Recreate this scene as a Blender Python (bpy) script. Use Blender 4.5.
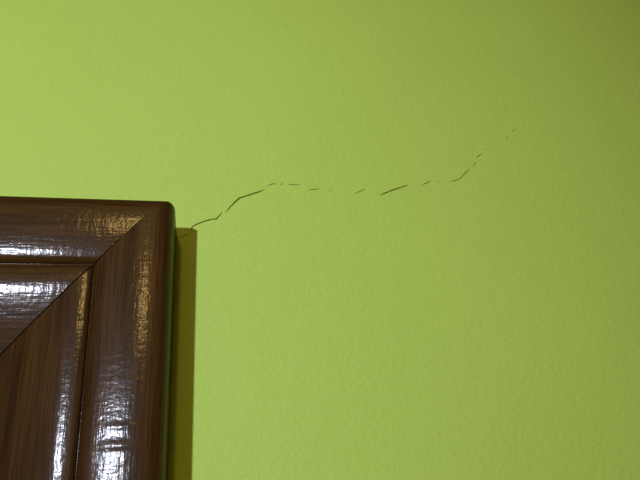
import bpy, bmesh, math, random
from mathutils import Vector, Matrix
from mathutils.geometry import delaunay_2d_cdt

for o in list(bpy.data.objects):
    bpy.data.objects.remove(o, do_unlink=True)
S = bpy.context.scene
COL = S.collection
Z0 = 2.12                       # height of the top outer corner of the casing above the floor

# ------------------------------------------------------------------ camera
PITCH, YAW, ROLL = .4066, -.2120, -.0641
CAM = Vector((.0146, -.36, Z0 - .1635))
F_PX = 622.0
Rz = Matrix.Rotation(YAW, 3, 'Z')
c_r = Rz @ Vector((1, 0, 0))
c_f = Rz @ Vector((0, math.cos(PITCH), math.sin(PITCH)))
c_u = Rz @ Vector((0, -math.sin(PITCH), math.cos(PITCH)))
c_r, c_u = (math.cos(ROLL) * c_r + math.sin(ROLL) * c_u), (-math.sin(ROLL) * c_r + math.cos(ROLL) * c_u)
cd = bpy.data.cameras.new('camera')
cd.sensor_width = 36.0
cd.lens = F_PX / 640 * 36
cd.clip_start = .01
cam = bpy.data.objects.new('camera', cd)
COL.objects.link(cam)
M = Matrix((c_r, c_u, -c_f)).transposed().to_4x4()
M.translation = CAM
cam.matrix_world = M
S.camera = cam

# ------------------------------------------------------------------ world, lamps, exposure
w = bpy.data.worlds.new('world')
S.world = w
w.use_nodes = True
w.node_tree.nodes['Background'].inputs['Color'].default_value = (.05, .05, .05, 1)
w.node_tree.nodes['Background'].inputs['Strength'].default_value = .2
S.view_settings.view_transform = 'Standard'
S.view_settings.look = 'None'
S.view_settings.gamma = 1
S.view_settings.use_curve_mapping = False
S.view_settings.exposure = 0.0

# cool white spot lamp, level with the door head, to the left of the camera
KEY = Vector((-.335, -.98, Z0 - .045))
kd = bpy.data.lights.new('cool_spot_lamp', 'SPOT')
kd.energy = 31
kd.color = (.93, 1.0, 1.2)
kd.shadow_soft_size = .016
kd.spot_size = math.radians(72)
kd.spot_blend = 1.0
ko = bpy.data.objects.new('cool_spot_lamp', kd)
COL.objects.link(ko)
ko.location = KEY
ko.rotation_euler = (Vector((-.05, 0, Z0 - .03)) - KEY).to_track_quat('-Z', 'Y').to_euler()

# warm ceiling bulb
wd = bpy.data.lights.new('warm_ceiling_bulb', 'POINT')
wd.energy = 17
wd.color = (1.0, .64, .20)
wd.shadow_soft_size = .07
wo = bpy.data.objects.new('warm_ceiling_bulb', wd)
COL.objects.link(wo)
wo.location = (-.17, -1.75, Z0 + .49)

# ------------------------------------------------------------------ helpers
def new_mat(name):
    m = bpy.data.materials.new(name)
    m.use_nodes = True
    nt = m.node_tree
    return m, nt, nt.nodes['Principled BSDF'], nt.nodes.new, nt.links.new

def ramp(nt, stops):
    r = nt.nodes.new('ShaderNodeValToRGB')
    while len(r.color_ramp.elements) < len(stops):
        r.color_ramp.elements.new(.5)
    for e, (p, c) in zip(r.color_ramp.elements, stops):
        e.position = p
        e.color = (*c, 1)
    return r

def mesh_obj(name, bm, mat, parent=None):
    bmesh.ops.recalc_face_normals(bm, faces=bm.faces)
    me = bpy.data.meshes.new(name)
    bm.to_mesh(me)
    bm.free()
    if mat:
        me.materials.append(mat)
    o = bpy.data.objects.new(name, me)
    COL.objects.link(o)
    if parent:
        o.parent = parent
    return o

def add_box(bm, lo, hi):
    v = [bm.verts.new((x, y, z)) for z in (lo[2], hi[2]) for y in (lo[1], hi[1]) for x in (lo[0], hi[0])]
    for f in ((0, 1, 3, 2), (4, 6, 7, 5), (0, 4, 5, 1), (2, 3, 7, 6), (0, 2, 6, 4), (1, 5, 7, 3)):
        bm.faces.new([v[i] for i in f])

def struct(o):
    o['kind'] = 'structure'
    return o

# ------------------------------------------------------------------ materials
def wall_paint(name, col):
    m, nt, b, N, L = new_mat(name)
    tc = N('ShaderNodeTexCoord')
    n1 = N('ShaderNodeTexNoise'); n1.inputs['Scale'].default_value = 300; n1.inputs['Detail'].default_value = 3
    n1.inputs['Roughness'].default_value = .55
    n2 = N('ShaderNodeTexNoise'); n2.inputs['Scale'].default_value = 55; n2.inputs['Detail'].default_value = 2
    n3 = N('ShaderNodeTexNoise'); n3.inputs['Scale'].default_value = 9; n3.inputs['Detail'].default_value = 3
    for n in (n1, n2, n3):
        L(tc.outputs['Object'], n.inputs['Vector'])
    r = ramp(nt, [(.3, tuple(c * .965 for c in col)), (.7, col)])
    L(n3.outputs['Fac'], r.inputs['Fac'])
    L(r.outputs['Color'], b.inputs['Base Color'])
    mx = N('ShaderNodeMath'); mx.operation = 'MULTIPLY_ADD'
    L(n2.outputs['Fac'], mx.inputs[0]); mx.inputs[1].default_value = 1.0
    L(n1.outputs['Fac'], mx.inputs[2])
    bp = N('ShaderNodeBump'); bp.inputs['Strength'].default_value = .40; bp.inputs['Distance'].default_value = .0012
    L(mx.outputs[0], bp.inputs['Height'])
    L(bp.outputs['Normal'], b.inputs['Normal'])
    b.inputs['Roughness'].default_value = .62
    b.inputs['Specular IOR Level'].default_value = .3
    return m

def plain(name, col, rough=.7, metal=0.0):
    m, nt, b, N, L = new_mat(name)
    tc = N('ShaderNodeTexCoord')
    n = N('ShaderNodeTexNoise'); n.inputs['Scale'].default_value = 14; n.inputs['Detail'].default_value = 4
    L(tc.outputs['Object'], n.inputs['Vector'])
    r = ramp(nt, [(.3, tuple(c * .9 for c in col)), (.7, col)])
    L(n.outputs['Fac'], r.inputs['Fac'])
    L(r.outputs['Color'], b.inputs['Base Color'])
    b.inputs['Roughness'].default_value = rough
    b.inputs['Metallic'].default_value = metal
    return m

def varnished_wood(name):
    """dark stained wood under thick brushed varnish; UV: u across, v along the grain, in metres"""
    m, nt, b, N, L = new_mat(name)
    uv = N('ShaderNodeUVMap'); uv.uv_map = 'UVMap'
    def mapped(sx, sy):
        mp = N('ShaderNodeMapping')
        mp.inputs['Scale'].default_value = (sx, sy, 1)
        L(uv.outputs['UV'], mp.inputs['Vector'])
        return mp
    def noise(sx, sy, detail=3, rough=.5, dist=0.0):
        n = N('ShaderNodeTexNoise'); n.inputs['Scale'].default_value = 1
        n.inputs['Detail'].default_value = detail; n.inputs['Roughness'].default_value = rough
        n.inputs['Distortion'].default_value = dist
        L(mapped(sx, sy).outputs['Vector'], n.inputs['Vector'])
        return n
    g1 = noise(170, 4.5, 5, .6, .3)        # broad grain bands
    g2 = noise(900, 26, 3, .6)             # fine pores
    r1 = ramp(nt, [(.28, (.024, .0105, .0022)), (.5, (.046, .0210, .0046)), (.72, (.066, .0315, .0072))])
    L(g1.outputs['Fac'], r1.inputs['Fac'])
    r2 = ramp(nt, [(.36, (.45, .45, .45)), (.56, (1, 1, 1))])
    L(g2.outputs['Fac'], r2.inputs['Fac'])
    mul = N('ShaderNodeMixRGB'); mul.blend_type = 'MULTIPLY'; mul.inputs['Fac'].default_value = .8
    L(r1.outputs['Color'], mul.inputs['Color1']); L(r2.outputs['Color'], mul.inputs['Color2'])
    L(mul.outputs['Color'], b.inputs['Base Color'])
    b.inputs['Roughness'].default_value = .42
    b.inputs['Specular IOR Level'].default_value = .03
    b.inputs['Coat Weight'].default_value = .24
    b.inputs['Coat Roughness'].default_value = .15
    b.inputs['Coat IOR'].default_value = 1.5
    # relief of the varnish: brush lines along the grain, short ripples across it, small grit
    h1 = noise(650, 60, 2, .5)
    h2 = noise(420, 520, 2, .55)
    h3 = noise(60, 190, 2, .5)
    a = N('ShaderNodeMath'); a.operation = 'MULTIPLY_ADD'
    L(h2.outputs['Fac'], a.inputs[0]); a.inputs[1].default_value = .8; L(h1.outputs['Fac'], a.inputs[2])
    a2 = N('ShaderNodeMath'); a2.operation = 'MULTIPLY_ADD'
    L(h3.outputs['Fac'], a2.inputs[0]); a2.inputs[1].default_value = 1.4; L(a.outputs[0], a2.inputs[2])
    # two sagging runs in the varnish, low on the right-hand casing
    sep = N('ShaderNodeSeparateXYZ'); L(uv.outputs['UV'], sep.inputs['Vector'])
    tot = a2
    for u0, v0, su, sv, amp in ((.061, .1225, .008, .0018, 1.9), (.060, .1310, .010, .0020, 2.4)):
        sq = []
        for sock, c0, sc in (('X', u0, su), ('Y', v0, sv)):
            d = N('ShaderNodeMath'); d.operation = 'SUBTRACT'; L(sep.outputs[sock], d.inputs[0]); d.inputs[1].default_value = c0
            e = N('ShaderNodeMath'); e.operation = 'DIVIDE'; L(d.outputs[0], e.inputs[0]); e.inputs[1].default_value = sc
            p = N('ShaderNodeMath'); p.operation = 'MULTIPLY'; L(e.outputs[0], p.inputs[0]); L(e.outputs[0], p.inputs[1])
            sq.append(p)
        ad = N('ShaderNodeMath'); ad.operation = 'ADD'; L(sq[0].outputs[0], ad.inputs[0]); L(sq[1].outputs[0], ad.inputs[1])
        ng = N('ShaderNodeMath'); ng.operation = 'MULTIPLY'; L(ad.outputs[0], ng.inputs[0]); ng.inputs[1].default_value = -1
        ex = N('ShaderNodeMath'); ex.operation = 'EXPONENT'; L(ng.outputs[0], ex.inputs[0])
        fm = N('ShaderNodeMath'); fm.operation = 'MULTIPLY_ADD'; L(ex.outputs[0], fm.inputs[0]); fm.inputs[1].default_value = amp
        L(tot.outputs[0], fm.inputs[2])
        tot = fm
    a2 = tot
    bp = N('ShaderNodeBump'); bp.inputs['Strength'].default_value = 1.0; bp.inputs['Distance'].default_value = .000085
    L(a2.outputs[0], bp.inputs['Height'])
    L(bp.outputs['Normal'], b.inputs['Coat Normal'])
    bp2 = N('ShaderNodeBump'); bp2.inputs['Strength'].default_value = .6; bp2.inputs['Distance'].default_value = .0001
    L(g2.outputs['Fac'], bp2.inputs['Height'])
    L(bp2.outputs['Normal'], b.inputs['Normal'])
    return m

GREEN = (.412, .60, .100)
m_wall = wall_paint('green_wall_paint', GREEN)
m_ceil = plain('ceiling_white', (.72, .72, .68))
m_floor = plain('floor_brown_tile', (.32, .25, .18), .4)
m_cream = plain('cream_wall_paint', (.66, .64, .57))
m_wood = varnished_wood('dark_varnished_wood')
m_crack = plain('dirty_plaster', (.46, .58, .10), .9)
m_brass = plain('brass', (.55, .38, .13), .3, 1.0)

# ------------------------------------------------------------------ cracks: outlines on the wall plane
def on_wall(px, py):
    d = (px - 320) / F_PX * c_r - (py - 240) / F_PX * c_u + c_f
    p = CAM + d * (-CAM.y / d.y)
    return Vector((p.x, p.z))

CRACKS = [
    ([(179.5, 238), (186, 235.2), (190.6, 232.6)], .9),
    ([(191.4, 231.6), (192.2, 226.6), (197, 224.2), (203, 221.8), (211, 219.3), (216.3, 219), (219.5, 215.4), (222.6, 212)], 1.5),
    ([(225.2, 212.9), (231, 206), (239.5, 198), (245, 196.2), (251, 194.4), (260, 191.4), (265.6, 189)], 1.7),
    ([(266.6, 185.9), (271, 184.3), (277, 183.4)], 1.3),
    ([(279.6, 184.8), (284.3, 182.9)], 1.1),
    ([(287.4, 184.7), (294, 184.5), (301, 184.7)], 1.2),
    ([(307.6, 190.4), (313, 189.4), (320.5, 188.8)], 1.2),
    ([(327.6, 191.4), (332.3, 189.4)], 1.0),
    ([(354.5, 193.4), (360, 191.4), (366, 188.8)], 1.0),
    ([(379, 195.6), (386, 192.7), (392, 190.4), (400, 187.6), (408.7, 184.8)], 1.4),
    ([(421.5, 185.6), (426, 183.3), (431.4, 180.9)], 1.1),
    ([(435.5, 181.7), (440, 181.1)], .7),
    ([(449.5, 182), (456, 180.3), (461, 178), (466, 172.6), (469.8, 168.3)], 1.3),
    ([(472.4, 167.4), (474.2, 164.4), (476.4, 161.8)], 1.2),
    ([(475.6, 158), (479, 155.6), (482.6, 153.8)], 1.1),
    ([(484, 150.2), (486.2, 147.8)], .8),
    ([(505, 138.6), (508.8, 136.9)], 1.0),
    ([(511.6, 132.2), (515, 128.8)], .8),
]
PX = .00062                                   # metres on the wall per pixel, about
random.seed(4)
def crack_outline(pts, wpx):
    p = [on_wall(*q) for q in pts]
    q = []                                    # resample with a little waviness
    for a, b in zip(p[:-1], p[1:]):
        n = max(1, int((b - a).length / (2.2 * PX)))
        for i in range(n):
            t = a.lerp(b, i / n)
            if q and i:
                t = t + Vector((random.uniform(-.16, .16) * PX, random.uniform(-.16, .16) * PX))
            q.append(t)
    q.append(p[-1])
    n = len(q)
    L_, R_ = [], []
    for i in range(1, n - 1):
        d = (q[i + 1] - q[i - 1]).normalized()
        nr = Vector((-d.y, d.x))
        taper = min(1, .45 + .55 * min(i, n - 1 - i) / max(1.5, n * .22))
        hw = .5 * wpx * PX * taper * random.uniform(.8, 1.15)
        L_.append(q[i] + nr * hw)
        R_.append(q[i] - nr * hw)
    if not L_:
        mid = (q[0] + q[-1]) / 2
        d = (q[-1] - q[0]).normalized()
        nr = Vector((-d.y, d.x))
        L_, R_, q = [mid + nr * .5 * wpx * PX], [mid - nr * .5 * wpx * PX], [q[0], mid, q[-1]]
    return q, L_, R_

crack_data = [crack_outline(p, wd_) for p, wd_ in CRACKS]

# ------------------------------------------------------------------ wall with door opening and open cracks
XL, XR, YB, CEIL = -2.6, 1.9, -3.4, 2.86
CW = .1072                                    # casing width (side)
XO = .0018                                     # outer edge of the right-hand casing
def hm(u):
    """breadth on the head piece that meets breadth u of the side piece on the mitre"""
    k = [(0, 0), (.0055, .0035), (.0168, .0138), (.040, .0392), (.0745, .0773), (.2, .2160)]
    for (a, b), (c, d) in zip(k[:-1], k[1:]):
        if u <= c:
            return b + (d - b) * (u - a) / (c - a)
    return u + .03
OX1, OX0 = XO - CW + .012, XO - CW + .012 - .84       # door opening
OZ = Z0 - hm(CW) + .012
verts, edges = [], []
def loop(pts):
    s = len(verts)
    verts.extend(pts)
    n = len(pts)
    edges.extend([(s + i, s + (i + 1) % n) for i in range(n)])
loop([Vector(p) for p in ((XL, 0), (OX0, 0), (OX0, OZ), (OX1, OZ), (OX1, 0), (XR, 0), (XR, CEIL), (XL, CEIL))])
holes = []
for q, L_, R_ in crack_data:
    lp = [q[0]] + R_ + [q[-1]] + L_[::-1]
    loop(lp)
    holes.append(lp)
vo, eo, fo, _, _, _ = delaunay_2d_cdt(verts, edges, [], 0, 1e-7)
def inside(p, poly):
    r = False
    n = len(poly)
    for i in range(n):
        a, b = poly[i], poly[(i + 1) % n]
        if (a.y > p.y) != (b.y > p.y) and p.x < (b.x - a.x) * (p.y - a.y) / (b.y - a.y) + a.x:
            r = not r
    return r
bm = bmesh.new()
bv = [bm.verts.new((v.x, 0, v.y)) for v in vo]
for f in fo:
    c = sum((Vector(vo[i]) for i in f), Vector((0, 0))) / len(f)
    if OX0 < c.x < OX1 and c.y < OZ:
        continue
    if any(inside(c, h) for h in holes):
        continue
    bm.faces.new([bv[i] for i in f])
TH = .14
# reveals of the opening, back and edges of the wall
def quad(*p):
    bm.faces.new([bm.verts.new(x) for x in p])
quad((OX0, 0, 0), (OX0, TH, 0), (OX0, TH, OZ), (OX0, 0, OZ))
quad((OX1, 0, 0), (OX1, 0, OZ), (OX1, TH, OZ), (OX1, TH, 0))
quad((OX0, 0, OZ), (OX0, TH, OZ), (OX1, TH, OZ), (OX1, 0, OZ))
for x0, x1, z0, z1 in ((XL, OX0, 0, CEIL), (OX1, XR, 0, CEIL), (OX0, OX1, OZ, CEIL)):
    quad((x0, TH, z0), (x1, TH, z0), (x1, TH, z1), (x0, TH, z1))
wall = struct(mesh_obj('wall_back', bm, m_wall))
wall['label'] = 'lime green painted wall with a crack running from the door frame corner'

for (q, L_, R_), (_, wpx) in zip(crack_data, CRACKS):
    b2 = bmesh.new()
    n = len(L_)
    dep = .0032 if wpx > 1.35 else .0013      # the fine ones are shallower
    a0 = b2.verts.new((q[0].x, 0, q[0].y)); a1 = b2.verts.new((q[-1].x, 0, q[-1].y))
    lv = [b2.verts.new((p.x, 0, p.y)) for p in L_]
    rv = [b2.verts.new((p.x, 0, p.y)) for p in R_]
    mv = [b2.verts.new((c.x, dep, c.y)) for c in q[1:-1]]
    for i in range(n - 1):
        b2.faces.new((lv[i], lv[i + 1], mv[i + 1], mv[i]))
        b2.faces.new((rv[i], mv[i], mv[i + 1], rv[i + 1]))
    b2.faces.new((a0, lv[0], mv[0])); b2.faces.new((a0, mv[0], rv[0]))
    b2.faces.new((a1, mv[-1], lv[-1])); b2.faces.new((a1, rv[-1], mv[-1]))
    mesh_obj('crack', b2, m_crack, wall)

# ------------------------------------------------------------------ the rest of the room
def slab(name, lo, hi, mat):
    b = bmesh.new()
    add_box(b, lo, hi)
    return struct(mesh_obj(name, b, mat))
slab('floor', (XL, YB, -.05), (XR, TH, 0), m_floor)
slab('ceiling', (XL, YB, CEIL), (XR, TH, CEIL + .05), m_ceil)
slab('wall_left', (XL - .1, YB, 0), (XL, TH, CEIL), m_cream)
slab('wall_right', (XR, YB, 0), (XR + .1, TH, CEIL), m_cream)
slab('wall_front', (XL, YB - .1, 0), (XR, YB, CEIL), m_cream)

# ------------------------------------------------------------------ door frame: moulded casing, mitred at the corners
def casing_profile():
    """list of (u, h): u = distance in from the outer edge, h = height off the wall"""
    T = .0445
    pts = [(0, 0.0004), (0, .012), (0, .024)]
    r_u, r_h = .0060, .013
    T -= .0007
    for i in range(0, 13):
        a = math.radians(90 * i / 12)
        pts.append((r_u * (1 - math.cos(a)), T - r_h + r_h * math.sin(a)))
    def run(u0, h0, keys, step):
        u, h, out = u0, h0, []
        for (ua, sa), (ub, sb) in zip(keys[:-1], keys[1:]):
            n = max(1, int((ub - ua) / step + .5))
            for i in range(n):
                s = sa + (sb - sa) * (i + .5) / n
                du = (ub - ua) / n
                u += du
                h -= math.tan(math.radians(s)) * du
                out.append((u, h))
        return out
    pts += run(r_u, T, [(r_u, -15), (.009, -5.5), (.013, -.5), (.019, 3.5), (.034, 8.5), (.0385, 15), (.0402, 38), (.0412, 66)], .0009)
    u, h = pts[-1]
    pts += [(u + .0002, h - .0007), (u + .0007, h - .0009), (u + .0010, h - .0003), (u + .0013, h + .0009)]
    u, h = pts[-1]
    pts += run(u, h, [(u, -24), (u + .0010, -9), (.0455, -3.0), (.0478, 0), (.050, 3.2), (.053, 8), (.057, 12), (.075, 15), (.104, 14), (.109, 35)], .0010)
    u, h = pts[-1]
    pts += [(.112, h - .003), (.112, h - .012), (.112, .0004)]
    return [(u * .957, h) for u, h in pts]
PROF = casing_profile()
RC = .0045                                    # rounding of the outer corner seen from the front
GAP0, GAP1 = 0.0, .00042                      # open mitre: closed at the outer corner, gaping inwards

def casing_piece(name, kind, parent, length, mirror=False):
    """kind 'side' runs down from the corner, 'head' runs left from it; both end on the mitre.
    The corner is at the local origin, x to the right, z up."""
    bm = bmesh.new()
    uvl = bm.loops.layers.uv.new('UVMap')
    NA = 7
    rows, uvs = [], []
    arc_u = 0.0
    last = None
    for (u, h) in PROF:
        if last:
            arc_u += math.hypot(u - last[0], h - last[1])
        last = (u, h)
        r = max(RC - u, .0)
        back = GAP0 + (GAP1 - GAP0) * min(1, max(0, (u - .012) / .03))
        row, ru = [], []
        cx, cz = -(u + r), -(u + r)           # centre of the corner arc at this inset (before widening the head)
        for i in range(NA):
            a = math.radians(45 + 45 * i / (NA - 1))       # from the diagonal to straight
            ca, sa = (math.sin(a), math.cos(a)) if kind == 'side' else (math.cos(a), math.sin(a))
            if r > 0:
                x, z = cx + r * ca, cz + r * sa
            else:                              # no arc: short steps away from the mitre
                k = .0012 * i
                x, z = (-u, -u - k) if kind == 'side' else (-u - k, -u)
            if kind == 'side':
                z -= back
                ru.append((arc_u, hm(-z)))
            else:
                x -= back
                ru.append((arc_u + .37, -x))
            row.append((x, -h, -hm(-z)))
        for d in ((.03, .09, .2, .45, 1.0)):
            if kind == 'side':
                z = -.12 - (length - .15) * (d - .03) / .97
                row.append((-u, -h, z - .03)); ru.append((arc_u, -row[-1][2]))
            else:
                x = -.12 - (length / 2 - .12) * (d - .03) / .97
                row.append((x, -h, -hm(u))); ru.append((arc_u + .37, -x))
        rows.append(row); uvs.append(ru)
    V = [[bm.verts.new(p) for p in row] for row in rows]
    for i in range(len(V) - 1):
        for j in range(len(V[0]) - 1):
            f = bm.faces.new((V[i][j], V[i][j + 1], V[i + 1][j + 1], V[i + 1][j]))
            f.smooth = True
            for lp, (a, b) in zip(f.loops, ((i, j), (i, j + 1), (i + 1, j + 1), (i + 1, j))):
                lp[uvl].uv = uvs[a][b]
    # cut face on the mitre, back against the wall, far end
    def cap(vs):
        try:
            f = bm.faces.new(vs)
            for lp in f.loops:
                lp[uvl].uv = (lp.vert.co.x, lp.vert.co.y)
        except ValueError:
            pass
    cap([bm.verts.new(V[i][0].co) for i in range(len(V))])
    cap([bm.verts.new(V[i][-1].co) for i in range(len(V))])
    bmesh.ops.recalc_face_normals(bm, faces=bm.faces)
    return bm

frame = bpy.data.objects.new('door_frame', None)
COL.objects.link(frame)
frame.location = (0, 0, 0)
frame['label'] = 'glossy dark brown varnished wooden door frame with mitred moulded casing'
frame['category'] = 'door frame'
frame['kind'] = 'thing'
FW = OX1 - OX0 + 2 * (CW - .012)              # full breadth of the frame

sb = casing_piece('side_casing', 'side', frame, Z0 - .002)
s1 = mesh_obj('side_casing', sb, m_wood, frame); s1.location = (XO, 0, Z0)
hb = casing_piece('head_casing', 'head', frame, FW)
# head: mirror its half about the middle of the door
geo = bmesh.ops.duplicate(hb, geom=hb.verts[:] + hb.edges[:] + hb.faces[:])
for v in [g for g in geo['geom'] if isinstance(g, bmesh.types.BMVert)]:
    v.co.x = -FW - v.co.x
bmesh.ops.remove_doubles(hb, verts=[v for v in hb.verts if abs(v.co.x + FW / 2) < 1e-5], dist=1e-6)
h1 = mesh_obj('head_casing', hb, m_wood, frame); h1.location = (XO, 0, Z0)
me2 = s1.data.copy()
for v in me2.vertices:
    v.co.x = -v.co.x
me2.flip_normals()
s2 = bpy.data.objects.new('side_casing', me2); COL.objects.link(s2); s2.parent = frame; s2.location = (XO - FW, 0, Z0)

def wood_box(name, lo, hi, parent, grain='z', bev=.002):
    b = bmesh.new()
    add_box(b, lo, hi)
    bmesh.ops.bevel(b, geom=b.edges[:], offset=bev, segments=2, affect='EDGES', profile=.6)
    uvl = b.loops.layers.uv.new('UVMap')
    for f in b.faces:
        for lp in f.loops:
            c = lp.vert.co
            lp[uvl].uv = (c.x + c.y, c.z) if grain == 'z' else (c.z + c.y, c.x)
    return mesh_obj(name, b, m_wood, parent)
JT = .022
wood_box('jamb', (OX1 - JT, .001, .001), (OX1 - .0005, TH - .001, OZ - JT), frame)
wood_box('jamb', (OX0 + .0005, .001, .001), (OX0 + JT, TH - .001, OZ - JT), frame)
wood_box('head_jamb', (OX0 + .0005, .001, OZ - JT), (OX1 - .0005, TH - .001, OZ - .0005), frame, 'x')

# door leaf inside the frame
door = bpy.data.objects.new('door_1', None)
COL.objects.link(door)
door['kind'] = 'structure'
door['label'] = 'closed dark wooden panel door inside the frame'
dx0, dx1, dz0, dz1 = OX0 + JT + .003, OX1 - JT - .003, .008, OZ - JT - .003
y0, y1 = .045, .085
st = .11
wood_box('stile', (dx0, y0, dz0), (dx0 + st, y1, dz1), door)
wood_box('stile', (dx1 - st, y0, dz0), (dx1, y1, dz1), door)
for za, zb in ((dz0, dz0 + .18), (.95, 1.08), (dz1 - st, dz1)):
    wood_box('rail', (dx0 + st, y0, za), (dx1 - st, y1, zb), door, 'x')
for za, zb in ((dz0 + .18, .95), (1.08, dz1 - st)):
    wood_box('panel', (dx0 + st, y0 + .012, za), (dx1 - st, y1 - .012, zb), door, 'z', .006)
hb2 = bmesh.new()
add_box(hb2, (dx0 + .04, y0 - .004, .96), (dx0 + .075, y0, 1.14))
bmesh.ops.create_cone(hb2, cap_ends=True, segments=16, radius1=.009, radius2=.009, depth=.05,
                      matrix=Matrix.Translation((dx0 + .0575, y0 - .027, 1.05)) @ Matrix.Rotation(math.pi / 2, 4, 'X'))
add_box(hb2, (dx0 + .05, y0 - .06, 1.042), (dx0 + .16, y0 - .048, 1.058))
mesh_obj('handle', hb2, m_brass, door)
